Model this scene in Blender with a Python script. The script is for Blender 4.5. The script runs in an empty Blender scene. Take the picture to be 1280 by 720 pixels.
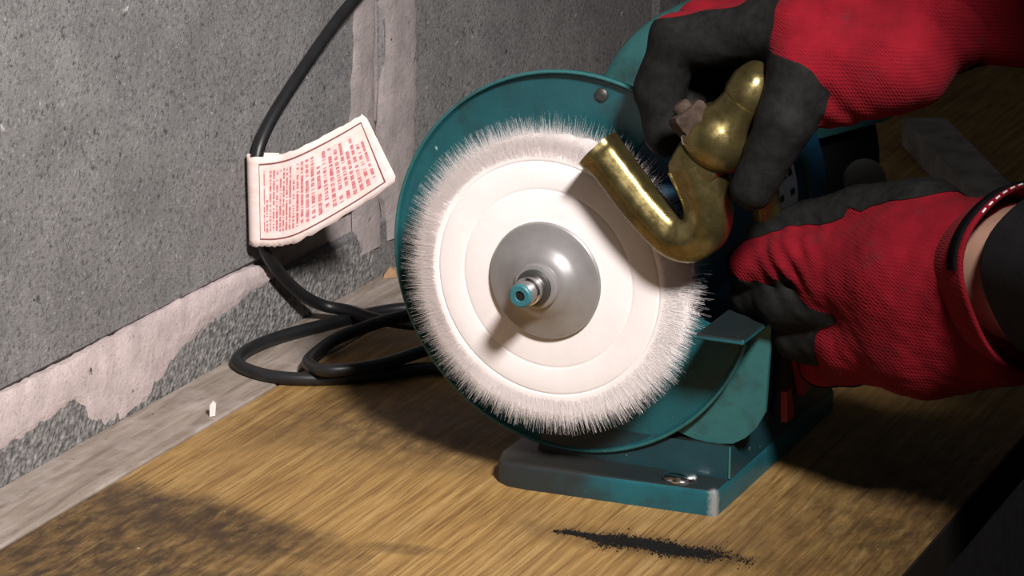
import bpy, math, random
import numpy as np
from mathutils import Vector, Matrix

random.seed(7); RNG = np.random.default_rng(7)
SC = bpy.context.scene
COL = SC.collection

# ------------------------------------------------------------------ camera
cd = bpy.data.cameras.new('camera'); co = bpy.data.objects.new('camera', cd); COL.objects.link(co)
cd.sensor_width = 36.0; cd.lens = 3600.0/1280.0*36.0; cd.clip_start = 0.01
co.location = (0.5569, -1.2307, 0.5185)
co.rotation_euler = (math.radians(90-16.845), 0, math.radians(25.075))
SC.camera = co

# ------------------------------------------------------------------ world, lamp, exposure
wd = bpy.data.worlds.new('world'); SC.world = wd; wd.use_nodes = True
bg = wd.node_tree.nodes['Background']; bg.inputs[0].default_value = (0.95, 0.97, 1.0, 1); bg.inputs[1].default_value = 0.05
ld = bpy.data.lights.new('bench_lamp', 'SPOT'); lo = bpy.data.objects.new('bench_lamp', ld); COL.objects.link(lo)
LP = Vector((0.66, -0.72, 0.97)); LT = Vector((-0.26, 0.08, 0.09))
lo.location = LP; lo.rotation_euler = (LT-LP).to_track_quat('-Z', 'Y').to_euler()
ld.energy = 142; ld.spot_size = math.radians(46); ld.spot_blend = 1.0; ld.shadow_soft_size = 0.085; ld.color = (1.0, 0.955, 0.93)
SC.view_settings.view_transform = 'Standard'; SC.view_settings.look = 'None'
SC.view_settings.exposure = 0.0; SC.view_settings.gamma = 1.0; SC.view_settings.use_curve_mapping = False

# ------------------------------------------------------------------ helpers
ORIG = {}
def link(o, parent=None):
    COL.objects.link(o)
    if parent is not None: o.parent = parent
    return o
def tag(o, label=None, cat=None, group=None, kind=None):
    if label: o['label'] = label
    if cat: o['category'] = cat
    if group: o['group'] = group
    if kind: o['kind'] = kind
    return o
def thing(name, loc, label, cat, group=None, kind=None):
    o = bpy.data.objects.new(name, None); o.empty_display_size = 0.02
    o.location = loc; ORIG[o] = Vector(loc); link(o)
    return tag(o, label, cat, group, kind)
def mesh(name, V, F, mat, parent=None, smooth=True, angle=35, label=None, kind=None, uv=None, origin=None):
    """one mesh object; V in world metres, origin put at the bottom centre of its bounds"""
    V = np.asarray(V, float)
    lo_, hi = V.min(0), V.max(0)
    c = np.array([(lo_[0]+hi[0])/2, (lo_[1]+hi[1])/2, (lo_[2]+hi[2])/2]) if origin is None else np.array(origin)
    me = bpy.data.meshes.new(name); me.from_pydata((V-c).tolist(), [], [list(map(int, f)) for f in F])
    me.materials.append(mat)
    if uv is not None:
        ul = me.uv_layers.new(name='uv')
        for p in me.polygons:
            for li in p.loop_indices: ul.data[li].uv = uv[me.loops[li].vertex_index]
    if smooth:
        me.polygons.foreach_set('use_smooth', [True]*len(me.polygons))
        if angle < 180: me.set_sharp_from_angle(angle=math.radians(angle))
    me.update()
    o = bpy.data.objects.new(name, me)
    po = ORIG.get(parent, Vector((0, 0, 0))) if parent is not None else Vector((0, 0, 0))
    o.location = Vector(c)-po; ORIG[o] = Vector(c)
    link(o, parent)
    if label: o['label'] = label
    if kind: o['kind'] = kind
    return o
def join(*parts):
    V = []; F = []
    for v, f in parts:
        b = len(V); V += [tuple(x) for x in v]; F += [[i+b for i in q] for q in f]
    return np.array(V), F
def box(x0, x1, y0, y1, z0, z1, bev=0.0):
    """chamfered box"""
    c = np.array([(x0+x1)/2, (y0+y1)/2, (z0+z1)/2]); h = np.array([(x1-x0)/2, (y1-y0)/2, (z1-z0)/2])
    if bev <= 0:
        V = [c+h*np.array(s) for s in ((-1,-1,-1),(1,-1,-1),(1,1,-1),(-1,1,-1),(-1,-1,1),(1,-1,1),(1,1,1),(-1,1,1))]
        return np.array(V), [[3,2,1,0],[4,5,6,7],[0,1,5,4],[1,2,6,5],[2,3,7,6],[3,0,4,7]]
    b = min(bev, h.min()*0.95); V = []; idx = {}
    for sx in (-1,1):
        for sy in (-1,1):
            for sz in (-1,1):
                s = np.array((sx,sy,sz))
                for a in range(3):
                    p = s*(h-b); p[a] = s[a]*h[a]
                    idx[(sx,sy,sz,a)] = len(V); V.append(c+p)
    F = []
    def quad(ks):
        p = [V[i] for i in ks]; n = np.cross(p[1]-p[0], p[2]-p[0])
        m = sum(p)/len(p)-c
        F.append(ks if n@m > 0 else ks[::-1])
    for a in range(3):
        u, w = [i for i in range(3) if i != a]
        for s in (-1,1):
            ks = []
            for su, sw in ((-1,-1),(1,-1),(1,1),(-1,1)):
                k = [0,0,0]; k[a] = s; k[u] = su; k[w] = sw; ks.append(idx[(*k, a)])
            quad(ks)
    for a in range(3):
        u, w = [i for i in range(3) if i != a]
        for su in (-1,1):
            for sw in (-1,1):
                k0 = [0,0,0]; k0[a] = -1; k0[u] = su; k0[w] = sw
                k1 = list(k0); k1[a] = 1
                quad([idx[(*k0,u)], idx[(*k1,u)], idx[(*k1,w)], idx[(*k0,w)]])
    for sx in (-1,1):
        for sy in (-1,1):
            for sz in (-1,1): quad([idx[(sx,sy,sz,0)], idx[(sx,sy,sz,1)], idx[(sx,sy,sz,2)]])
    return np.array(V), F
def frame_of(a):
    a = np.asarray(a, float); a = a/np.linalg.norm(a)
    t = np.array([0,0,1.]) if abs(a[2]) < 0.9 else np.array([1.,0,0])
    u = np.cross(t, a); u /= np.linalg.norm(u); return u, np.cross(a, u), a
def lathe(profile, base, axis, n=48, sec=None, caps=True, arc=None):
    """profile: list of (t along axis, radius); closed with end fans when radius>0"""
    u, v, a = frame_of(axis); base = np.asarray(base, float); V = []; F = []
    for t, r in profile:
        for k in range(n):
            th = 2*math.pi*k/n; rr = r*(sec(th) if sec else 1)
            V.append(base+a*t+rr*(math.cos(th)*u+math.sin(th)*v))
    m = len(profile)
    for i in range(m-1):
        for k in range(n):
            k2 = (k+1) % n
            if arc and not any(abs(((360*k/n-arc[0]+180) % 360)-180) < arc[1] for _ in (0,)): continue
            F.append([i*n+k, i*n+k2, (i+1)*n+k2, (i+1)*n+k])
    if caps:
        F.append([k for k in range(n)][::-1]); F.append([(m-1)*n+k for k in range(n)])
    return np.array(V), F
def catmull(P, per=10):
    P = [np.asarray(p, float) for p in P]; P = [2*P[0]-P[1]]+P+[2*P[-1]-P[-2]]; out = []
    for i in range(1, len(P)-2):
        p0, p1, p2, p3 = P[i-1:i+3]
        for s in range(per):
            t = s/per
            out.append(0.5*((2*p1)+(-p0+p2)*t+(2*p0-5*p1+4*p2-p3)*t*t+(-p0+3*p1-3*p2+p3)*t**3))
    out.append(P[-2]); return np.array(out)
def tube(path, rad, n=14, sec=None, caps=True):
    path = np.asarray(path, float); m = len(path)
    rad = np.full(m, rad) if np.isscalar(rad) else np.asarray(rad)
    T = np.gradient(path, axis=0); T /= np.linalg.norm(T, axis=1)[:, None]
    u = frame_of(T[0])[0]; V = []; F = []
    for i in range(m):
        u = u-T[i]*(u@T[i]); u /= np.linalg.norm(u); v = np.cross(T[i], u)
        for k in range(n):
            th = 2*math.pi*k/n; r = rad[i]*(sec(th) if sec else 1)
            V.append(path[i]+r*(math.cos(th)*u+math.sin(th)*v))
    for i in range(m-1):
        for k in range(n):
            k2 = (k+1) % n; F.append([i*n+k, i*n+k2, (i+1)*n+k2, (i+1)*n+k])
    if caps: F.append([k for k in range(n)][::-1]); F.append([(m-1)*n+k for k in range(n)])
    return np.array(V), F
def prism(poly, o, u, v, w):
    """extrude polygon (list of (a,b)) in plane o+a*u+b*v by vector w"""
    o, u, v, w = map(lambda q: np.asarray(q, float), (o, u, v, w)); n = len(poly)
    A = [o+a*u+b*v for a, b in poly]; V = A+[p+w for p in A]
    nrm = np.cross(u, v); ccw = sum(poly[i][0]*poly[(i+1) % n][1]-poly[(i+1) % n][0]*poly[i][1] for i in range(n)) > 0
    out = (nrm@w > 0) == ccw
    F = [list(range(n))[::-1], list(range(n, 2*n))]+[[i, (i+1) % n, n+(i+1) % n, n+i] for i in range(n)]
    if not out: F = [f[::-1] for f in F]
    return np.array(V), F
def sweep_arc(profile, c, a0, a1, n):
    """closed profile [(r, y)] swept about the Y axis through c (x, z) from a0 to a1 degrees"""
    V = []; F = []; m = len(profile)
    for i in range(n+1):
        a = math.radians(a0+(a1-a0)*i/n)
        for r, y in profile: V.append((c[0]+r*math.cos(a), y, c[1]+r*math.sin(a)))
    for i in range(n):
        for k in range(m):
            k2 = (k+1) % m; F.append([i*m+k, i*m+k2, (i+1)*m+k2, (i+1)*m+k])
    F.append(list(range(m))[::-1]); F.append([n*m+k for k in range(m)])
    return np.array(V), F

# ---- signed-distance modelling (hands and figure)
def noise3(P, f, seed=0):
    r = np.random.default_rng(seed); s = 0
    for _ in range(6):
        d = r.normal(size=3); d /= np.linalg.norm(d); s = s+np.sin(P@(d*f*(0.6+r.random()))+r.random()*6.28)
    return s/6
def cap_d(P, a, b, ra, rb):
    a = np.asarray(a, np.float32); b = np.asarray(b, np.float32); ba = b-a
    h = np.clip(((P-a)@ba)/max(1e-9, float(ba@ba)), 0, 1)
    return np.linalg.norm(P-a-h[:, None]*ba, axis=1)-(ra+(rb-ra)*h)
def smin(a, b, k):
    h = np.clip(0.5+0.5*(b-a)/k, 0, 1); return b+(a-b)*h-k*h*(1-h)
def surface_nets(fn, lo_, hi, h):
    lo_ = np.asarray(lo_, float); n = np.ceil((np.asarray(hi)-lo_)/h).astype(int)+1
    ax = [lo_[i]+h*np.arange(n[i]) for i in range(3)]
    G = np.stack(np.meshgrid(*ax, indexing='ij'), -1).reshape(-1, 3).astype(np.float32)
    S = fn(G).reshape(n); I = S < 0
    cn = tuple(n-1); acc = np.zeros(cn+(3,)); cnt = np.zeros(cn)
    cor = [(i, j, k) for i in (0,1) for j in (0,1) for k in (0,1)]
    sl = lambda A, c: A[c[0]:c[0]+cn[0], c[1]:c[1]+cn[1], c[2]:c[2]+cn[2]]
    for c0 in cor:
        for a in range(3):
            if c0[a] == 1: continue
            c1 = list(c0); c1[a] = 1
            s0, s1 = sl(S, c0), sl(S, c1); m = (s0 < 0) != (s1 < 0)
            t = np.where(m, s0/np.where(m, s0-s1, 1), 0)
            for d in range(3): acc[..., d] += np.where(m, c0[d]+(t if d == a else 0), 0)
            cnt += m
    act = cnt > 0; idx = -np.ones(cn, int); idx[act] = np.arange(act.sum())
    cell = np.stack(np.nonzero(act), -1)
    V = lo_+h*(cell+acc[act]/cnt[act][:, None]); F = []
    for a in range(3):
        b, c = (a+1) % 3, (a+2) % 3
        s0 = [slice(1, n[i]-1) for i in range(3)]; s0[a] = slice(0, n[a]-1)
        s1 = list(s0); s1[a] = slice(1, n[a])
        A, B = I[tuple(s0)], I[tuple(s1)]; E = np.stack(np.nonzero(A != B), -1)
        inside0 = A[tuple(E.T)]; off = np.array([s.start for s in s0]); E = E+off
        def cellid(db, dc):
            q = E.copy(); q[:, b] += db; q[:, c] += dc; return idx[tuple(q.T)]
        Q = np.stack([cellid(-1,-1), cellid(0,-1), cellid(0,0), cellid(-1,0)], -1)
        Q = np.where(inside0[:, None], Q, Q[:, ::-1]); F.append(Q)
    return V, np.concatenate(F)
def smooth_mesh(V, F, it=3, lam=0.5):
    for _ in range(it):
        acc = np.zeros_like(V); cn = np.zeros(len(V))
        for k in range(4):
            i, j = F[:, k], F[:, (k+1) % 4]
            np.add.at(acc, i, V[j]); np.add.at(cn, i, 1); np.add.at(acc, j, V[i]); np.add.at(cn, j, 1)
        V = V+lam*(acc/cn[:, None]-V)
    return V
def vnormals(V, F):
    n = np.cross(V[F[:, 2]]-V[F[:, 0]], V[F[:, 3]]-V[F[:, 1]]); N = np.zeros_like(V)
    for k in range(4): np.add.at(N, F[:, k], n)
    return N/np.maximum(1e-12, np.linalg.norm(N, axis=1))[:, None]
def clip_faces(V, F, s):
    """part of the mesh with s>0, cut cleanly along s=0"""
    V = [tuple(v) for v in V]; pos = s > 0; cutv = {}; out = []
    npos = pos[F].sum(1)
    for f in F[npos == 4]: out.append(list(f))
    for f in F[(npos > 0) & (npos < 4)]:
        q = []
        for k in range(4):
            i, j = int(f[k]), int(f[(k+1) % 4])
            if pos[i]: q.append(i)
            if pos[i] != pos[j]:
                key = (min(i, j), max(i, j))
                if key not in cutv:
                    t = s[i]/(s[i]-s[j]); cutv[key] = len(V); V.append(tuple(np.array(V[i])*(1-t)+np.array(V[j])*t))
                q.append(cutv[key])
        if len(q) >= 3: out.append(q)
    used = sorted({i for f in out for i in f}); re = {i: k for k, i in enumerate(used)}
    return np.array([V[i] for i in used]), [[re[i] for i in f] for f in out]

# ------------------------------------------------------------------ materials
class M:
    def __init__(s, name, base=(0.5,0.5,0.5), rough=0.6, metal=0.0, spec=0.5):
        s.m = bpy.data.materials.new(name); s.m.use_nodes = True; s.t = s.m.node_tree; s.b = s.t.nodes['Principled BSDF']
        s.b.inputs['Base Color'].default_value = (*base, 1); s.b.inputs['Roughness'].default_value = rough
        s.b.inputs['Metallic'].default_value = metal; s.b.inputs['Specular IOR Level'].default_value = spec
        s._p = None
    def n(s, ty, **kw):
        d = s.t.nodes.new(ty)
        for k, v in kw.items():
            if k.startswith('i_'): d.inputs[k[2:].replace('_', ' ')].default_value = v
            else: setattr(d, k, v)
        return d
    def l(s, a, b): s.t.links.new(a, b)
    def pos(s):
        if s._p is None: s._p = s.n('ShaderNodeNewGeometry').outputs['Position']
        return s._p
    def noise(s, scale, detail=4, rough=0.6, stretch=None, off=(0,0,0), dist=0.0, co=None):
        mp = s.n('ShaderNodeMapping'); s.l(co or s.pos(), mp.inputs[0]); mp.inputs['Location'].default_value = off
        if stretch: mp.inputs['Scale'].default_value = stretch
        d = s.n('ShaderNodeTexNoise'); s.l(mp.outputs[0], d.inputs['Vector']); d.inputs['Scale'].default_value = scale
        d.inputs['Detail'].default_value = detail; d.inputs['Roughness'].default_value = rough; d.inputs['Distortion'].default_value = dist
        return d.outputs['Fac']
    def vor(s, scale, feat='F1'):
        d = s.n('ShaderNodeTexVoronoi'); d.feature = feat; s.l(s.pos(), d.inputs['Vector']); d.inputs['Scale'].default_value = scale; return d.outputs['Distance']
    def ramp(s, fac, stops, interp='LINEAR'):
        d = s.n('ShaderNodeValToRGB'); s.l(fac, d.inputs[0]); e = d.color_ramp.elements; d.color_ramp.interpolation = interp
        while len(e) < len(stops): e.new(0.5)
        for q, (p, c) in zip(e, stops): q.position = p; q.color = (*c, 1) if isinstance(c, tuple) else (c, c, c, 1)
        return d.outputs[0]
    def math(s, op, a, b=None, c=None, clamp=False):
        d = s.n('ShaderNodeMath'); d.operation = op; d.use_clamp = clamp
        for i, x in enumerate((a, b, c)):
            if x is None: continue
            if isinstance(x, (int, float)): d.inputs[i].default_value = x
            else: s.l(x, d.inputs[i])
        return d.outputs[0]
    def mix(s, f, a, b, mode='MIX'):
        d = s.n('ShaderNodeMix'); d.data_type = 'RGBA'; d.blend_type = mode
        for i, x in zip((0, 6, 7), (f, a, b)):
            if isinstance(x, (int, float)): d.inputs[i].default_value = x
            elif isinstance(x, tuple): d.inputs[i].default_value = (*x, 1)
            else: s.l(x, d.inputs[i])
        return d.outputs[2]
    def sep(s, co=None):
        d = s.n('ShaderNodeSeparateXYZ'); s.l(co or s.pos(), d.inputs[0]); return d.outputs
    def color(s, c): s.l(c, s.b.inputs['Base Color'])
    def roughness(s, c): s.l(c, s.b.inputs['Roughness'])
    def bump(s, h, strength=0.3, dist=0.001):
        d = s.n('ShaderNodeBump'); d.inputs['Strength'].default_value = strength; d.inputs['Distance'].default_value = dist
        s.l(h, d.inputs['Height'])
        if s.b.inputs['Normal'].links: s.l(s.b.inputs['Normal'].links[0].from_socket, d.inputs['Normal'])
        s.l(d.outputs[0], s.b.inputs['Normal'])
    def ellipse(s, cx, cy, ax, ay, rot=0, soft=0.35, wob=0.0, wscale=40):
        """1 inside an ellipse on the bench plane, ragged edge"""
        X, Y, _ = s.sep(); c, sn = math.cos(rot), math.sin(rot)
        dx = s.math('SUBTRACT', X, cx); dy = s.math('SUBTRACT', Y, cy)
        u = s.math('ADD', s.math('MULTIPLY', dx, c/ax), s.math('MULTIPLY', dy, sn/ax))
        v = s.math('ADD', s.math('MULTIPLY', dx, -sn/ay), s.math('MULTIPLY', dy, c/ay))
        r = s.math('SQRT', s.math('ADD', s.math('MULTIPLY', u, u), s.math('MULTIPLY', v, v)))
        if wob: r = s.math('ADD', r, s.math('MULTIPLY', s.math('SUBTRACT', s.noise(wscale, 5, 0.65), 0.5), wob))
        d = s.n('ShaderNodeMapRange'); d.interpolation_type = 'SMOOTHSTEP'; s.l(r, d.inputs[0])
        d.inputs[1].default_value = 1+soft; d.inputs[2].default_value = 1-soft; d.inputs[3].default_value = 0; d.inputs[4].default_value = 1
        return d.outputs[0]

def mat_block(name, tone=1.0):
    m = M(name, rough=0.95, spec=0.15); g = lambda v: (v*1.0*tone, v*0.965*tone, v*0.96*tone)
    n1 = m.noise(26, 6, 0.7); n2 = m.noise(380, 3, 0.75); n3 = m.noise(7, 3, 0.5, off=(3,1,2)); n4 = m.noise(900, 2, 0.6, off=(1,4,2))
    c = m.ramp(n1, [(0.30, g(0.165)), (0.70, g(0.29))])
    c = m.mix(m.math('MULTIPLY', n3, 0.5), c, g(0.165))
    c = m.mix(m.ramp(n2, [(0.36, 0.85), (0.46, 0.0)]), c, g(0.095))
    c = m.mix(m.ramp(n2, [(0.60, 0.0), (0.68, 0.6)]), c, g(0.42))
    c = m.mix(m.ramp(m.noise(150, 3, 0.6, off=(5,2,7)), [(0.30, 0.75), (0.35, 0.0)]), c, g(0.05))
    c = m.mix(m.ramp(m.noise(120, 2, 0.5, off=(9,2,1)), [(0.73, 0.0), (0.76, 0.8)]), c, (0.5, 0.47, 0.45))
    c = m.mix(m.ramp(m.noise(33, 2, 0.5, off=(2,8,1)), [(0.74, 0.0), (0.80, 0.55)]), c, (0.09, 0.12, 0.16))
    m.color(c); m.bump(n2, 0.6, 0.0014); m.bump(n4, 0.5, 0.0009); m.bump(n1, 0.4, 0.003)
    return m.m
def mat_mortar(name, a=(0.60,0.50,0.49), b=(0.44,0.365,0.36)):
    m = M(name, rough=0.92, spec=0.2); n = m.noise(60, 6, 0.7); n2 = m.noise(400, 3, 0.7); n3 = m.noise(90, 3, 0.6, off=(4,4,1))
    c = m.ramp(n, [(0.3, b), (0.65, a)]); c = m.mix(m.ramp(n2, [(0.3, 0.5), (0.42, 0.0)]), c, (0.2,0.17,0.16))
    c = m.mix(m.ramp(n3, [(0.27, 0.9), (0.31, 0.0)]), c, (0.05,0.045,0.04))
    m.color(c); m.bump(n, 0.5, 0.003); m.bump(n2, 0.5, 0.001); return m.m
def mat_rubble(name):
    m = M(name, rough=0.95, spec=0.15); v = m.vor(320); n = m.noise(220, 4, 0.7)
    c = m.ramp(n, [(0.35, (0.10,0.095,0.092)), (0.5, (0.20,0.192,0.188)), (0.7, (0.36,0.34,0.33))])
    m.color(c); m.bump(v, 0.6, 0.002); m.bump(n, 0.6, 0.0015); return m.m
def mat_oak():
    m = M('oak_veneer', rough=0.5, spec=0.35)
    g1 = m.noise(1.0, 5, 0.6, stretch=(260, 9, 100), dist=0.4); g2 = m.noise(1.0, 4, 0.65, stretch=(900, 22, 100)); g3 = m.noise(14, 4, 0.6)
    c = m.ramp(g1, [(0.30, (0.20,0.108,0.034)), (0.5, (0.35,0.205,0.066)), (0.68, (0.46,0.295,0.115))])
    c = m.mix(m.ramp(g2, [(0.36, 0.75), (0.48, 0.0)]), c, (0.12,0.058,0.02))
    c = m.mix(m.ramp(g2, [(0.60, 0.0), (0.72, 0.5)]), c, (0.52,0.34,0.16))
    c = m.mix(m.ramp(g3, [(0.45, 0.0), (0.75, 0.55)]), c, (0.15,0.082,0.034))
    gr = m.ramp(m.noise(1.0, 4, 0.7, stretch=(160, 50, 80), off=(7,3,1)), [(0.35, 0.45), (0.6, 1.0)])
    soot_and_shade = (0.050, 0.030, 0.015)  # one dark tone for real stains and for painted shade
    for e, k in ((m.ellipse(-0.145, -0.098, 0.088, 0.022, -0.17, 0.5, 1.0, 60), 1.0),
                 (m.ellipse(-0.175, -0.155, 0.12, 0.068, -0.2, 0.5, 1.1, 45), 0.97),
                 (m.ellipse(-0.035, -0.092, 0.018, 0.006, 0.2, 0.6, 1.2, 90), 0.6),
                 (m.ellipse(-0.10, 0.075, 0.085, 0.055, 0.2, 0.7, 1.2, 45), 0.85),  # guard's cast shadow painted into the oak
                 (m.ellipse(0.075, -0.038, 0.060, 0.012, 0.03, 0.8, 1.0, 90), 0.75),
                 (m.ellipse(0.19, 0.06, 0.09, 0.13, 0.0, 0.7, 0.8, 60), 0.85)):  # operator's shade over the right side, painted into the oak
        c = m.mix(m.math('MULTIPLY', m.math('MULTIPLY', e, gr), k), c, soot_and_shade)
    c = m.mix(m.ramp(m.noise(260, 3, 0.6, off=(3,9,2)), [(0.24, 0.9), (0.28, 0.0)]), c, (0.02,0.015,0.012))
    c = m.mix(m.ramp(m.noise(300, 2, 0.5, off=(1,2,6)), [(0.765, 0.0), (0.79, 0.8)]), c, (0.6,0.5,0.4))
    m.color(c); m.bump(g2, 0.25, 0.0006); m.bump(g1, 0.15, 0.0008)
    m.roughness(m.ramp(g3, [(0.3, 0.42), (0.7, 0.65)])); return m.m
def mat_plank():
    m = M('weathered_plank', rough=0.85, spec=0.25); g1 = m.noise(1.0, 5, 0.65, stretch=(120, 14, 80), dist=0.8); g2 = m.noise(30, 5, 0.65)
    c = m.ramp(g1, [(0.3, (0.17,0.135,0.105)), (0.55, (0.31,0.255,0.215)), (0.75, (0.42,0.36,0.32))])
    c = m.mix(m.ramp(g2, [(0.5, 0.0), (0.72, 0.75)]), c, (0.44,0.38,0.36))
    c = m.mix(m.ramp(m.noise(120, 3, 0.6, off=(2,2,2)), [(0.25, 0.9), (0.31, 0.0)]), c, (0.04,0.032,0.028))
    m.color(c); m.bump(g1, 0.3, 0.001); m.bump(g2, 0.3, 0.002); return m.m
def mat_paint(name, c0, c1, chip=(0.42,0.40,0.38), rough=0.38, wear=0.705, grime=False):
    m = M(name, rough=rough, spec=0.5); n = m.noise(38, 5, 0.65); n2 = m.noise(420, 3, 0.6)
    c = m.ramp(n, [(0.3, c0), (0.7, c1)])
    c = m.mix(m.ramp(m.noise(85, 5, 0.7, off=(2,5,1)), [(wear, 0.0), (wear+0.025, 0.9)]), c, chip)
    c = m.mix(m.ramp(m.noise(240, 2, 0.5, off=(7,1,3)), [(0.75, 0.0), (0.78, 0.8)]), c, (0.35,0.45,0.43))
    c = m.mix(m.ramp(m.noise(55, 5, 0.7, off=(1,9,4)), [(0.52, 0.0), (0.78, 0.75)]), c, (0.02,0.022,0.02))
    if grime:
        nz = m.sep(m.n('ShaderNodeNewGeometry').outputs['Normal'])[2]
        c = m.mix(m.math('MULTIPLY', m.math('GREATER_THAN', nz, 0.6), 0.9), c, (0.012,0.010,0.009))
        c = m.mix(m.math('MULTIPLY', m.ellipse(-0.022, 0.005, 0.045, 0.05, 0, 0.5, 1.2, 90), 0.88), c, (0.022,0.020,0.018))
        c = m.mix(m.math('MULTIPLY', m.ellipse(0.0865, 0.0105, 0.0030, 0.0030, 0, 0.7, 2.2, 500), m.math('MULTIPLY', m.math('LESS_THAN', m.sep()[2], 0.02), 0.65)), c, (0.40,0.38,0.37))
    m.color(c); m.bump(n2, 0.25, 0.0005); m.bump(n, 0.15, 0.001); return m.m
def mat_simple(name, c, rough=0.5, metal=0.0, spec=0.5, var=0.25, nscale=80, bump=0.15):
    m = M(name, c, rough, metal, spec); n = m.noise(nscale, 4, 0.6)
    m.color(m.ramp(n, [(0.3, tuple(x*(1-var) for x in c)), (0.7, tuple(min(1, x*(1+var)) for x in c))]))
    if bump: m.bump(n, bump, 0.001)
    return m.m
def mat_knit():
    m = M('red_knit', rough=0.9, spec=0.15)
    w = m.n('ShaderNodeTexWave'); w.wave_type = 'BANDS'; w.bands_direction = 'DIAGONAL'; m.l(m.pos(), w.inputs['Vector']); w.inputs['Scale'].default_value = 330; w.inputs['Distortion'].default_value = 2.5; w.inputs['Detail'].default_value = 2
    w2 = m.n('ShaderNodeTexWave'); w2.wave_type = 'BANDS'; w2.bands_direction = 'Z'; m.l(m.pos(), w2.inputs['Vector']); w2.inputs['Scale'].default_value = 170; w2.inputs['Distortion'].default_value = 3
    n = m.noise(45, 5, 0.65); n2 = m.noise(700, 2, 0.6)
    c = m.ramp(n, [(0.25, (0.10,0.002,0.006)), (0.55, (0.175,0.0035,0.010)), (0.8, (0.235,0.006,0.016))])
    c = m.mix(m.math('MULTIPLY', w.outputs['Fac'], 0.16), c, (0.12,0.002,0.007))
    c = m.mix(m.ramp(n2, [(0.72, 0.0), (0.80, 0.45)]), c, (0.42,0.05,0.07))
    c = m.mix(m.ramp(m.noise(70, 4, 0.6, off=(3,3,8)), [(0.60, 0.0), (0.80, 0.5)]), c, (0.045,0.016,0.02))
    m.color(c); m.bump(w.outputs['Fac'], 0.28, 0.0006); m.bump(w2.outputs['Fac'], 0.22, 0.0005); m.bump(n, 0.3, 0.002)
    m.b.inputs['Sheen Weight'].default_value = 0.03; m.b.inputs['Sheen Tint'].default_value = (1,0.3,0.3,1); return m.m
def mat_cotton():
    m = M('cotton_cloth', rough=0.95, spec=0.1)
    n = m.noise(50, 4, 0.6); n2 = m.noise(900, 2, 0.6)
    c = m.ramp(n, [(0.3, (0.80,0.735,0.72)), (0.7, (0.87,0.80,0.785))]); m.color(c); m.bump(n2, 0.2, 0.0004)
    m.b.inputs['Sheen Weight'].default_value = 0.1; return m.m
def mat_brass():
    m = M('brass', rough=0.3, metal=0.85, spec=0.5)
    n = m.noise(45, 5, 0.65); n2 = m.noise(220, 4, 0.65, off=(2,2,5))
    c = m.ramp(n, [(0.28, (0.085,0.066,0.026)), (0.5, (0.185,0.145,0.056)), (0.72, (0.33,0.27,0.125))])
    c = m.mix(m.ramp(n2, [(0.58, 0.0), (0.75, 0.6)]), c, (0.13,0.095,0.04))
    m.color(c); m.roughness(m.ramp(n2, [(0.3, 0.19), (0.7, 0.38)])); m.bump(n, 0.12, 0.0015); m.bump(n2, 0.12, 0.0005); return m.m
def mat_tag():
    m = M('printed_tag', rough=0.75, spec=0.25)
    tc = m.n('ShaderNodeTexCoord').outputs['UV']; u, v, _ = m.sep(tc)
    paper = m.ramp(m.noise(9, 4, 0.6, co=tc), [(0.3, (0.80,0.62,0.55)), (0.65, (0.88,0.74,0.72))])
    NL = 27.0
    line = m.math('FLOOR', m.math('MULTIPLY', u, NL)); fr = m.math('FRACT', m.math('MULTIPLY', u, NL))
    on = m.math('MULTIPLY', m.math('GREATER_THAN', fr, 0.24), m.math('LESS_THAN', fr, 0.80))
    wn = m.n('ShaderNodeTexWhiteNoise'); wn.noise_dimensions = '2D'
    cell = m.math('FLOOR', m.math('MULTIPLY', v, 74.0)); cb = m.n('ShaderNodeCombineXYZ'); m.l(line, cb.inputs[0]); m.l(cell, cb.inputs[1]); m.l(cb.outputs[0], wn.inputs['Vector'])
    word = m.math('GREATER_THAN', wn.outputs['Value'], 0.27)
    w1 = m.n('ShaderNodeTexWhiteNoise'); w1.noise_dimensions = '1D'; m.l(m.math('ADD', line, 17.0), w1.inputs['W'])
    topl = m.ramp(w1.outputs['Value'], [(0.0, 0.52), (0.10, 0.70), (0.2, 0.84), (1.0, 0.87)], 'CONSTANT')
    inside = m.math('MULTIPLY', m.math('MULTIPLY', m.math('GREATER_THAN', v, 0.16), m.math('LESS_THAN', v, topl)), m.math('MULTIPLY', m.math('GREATER_THAN', u, 0.09), m.math('LESS_THAN', u, 0.915)))
    ink = m.math('MULTIPLY', m.math('MULTIPLY', on, word), inside)
    ink = m.math('MULTIPLY', ink, m.ramp(m.noise(40, 3, 0.6, co=tc), [(0.25, 0.35), (0.6, 0.95)]))
    c = m.mix(ink, paper, (0.42,0.035,0.055))
    c = m.mix(m.math('MULTIPLY', inside, 0.22), c, (0.90,0.40,0.43))
    du = m.math('ABSOLUTE', m.math('SUBTRACT', u, 0.495)); dv = m.math('ABSOLUTE', m.math('SUBTRACT', v, 0.5))
    e1 = m.math('MULTIPLY', m.math('MULTIPLY', m.math('GREATER_THAN', du, 0.447), m.math('LESS_THAN', du, 0.455)), m.math('LESS_THAN', dv, 0.425))
    e2 = m.math('MULTIPLY', m.math('MULTIPLY', m.math('GREATER_THAN', dv, 0.405), m.math('LESS_THAN', dv, 0.425)), m.math('LESS_THAN', du, 0.455))
    c = m.mix(m.math('MULTIPLY', m.math('MAXIMUM', e1, e2), 0.9), c, (0.19,0.022,0.03))
    m.color(c); m.bump(m.noise(6, 4, 0.6, co=tc), 0.25, 0.002); return m.m

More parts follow.
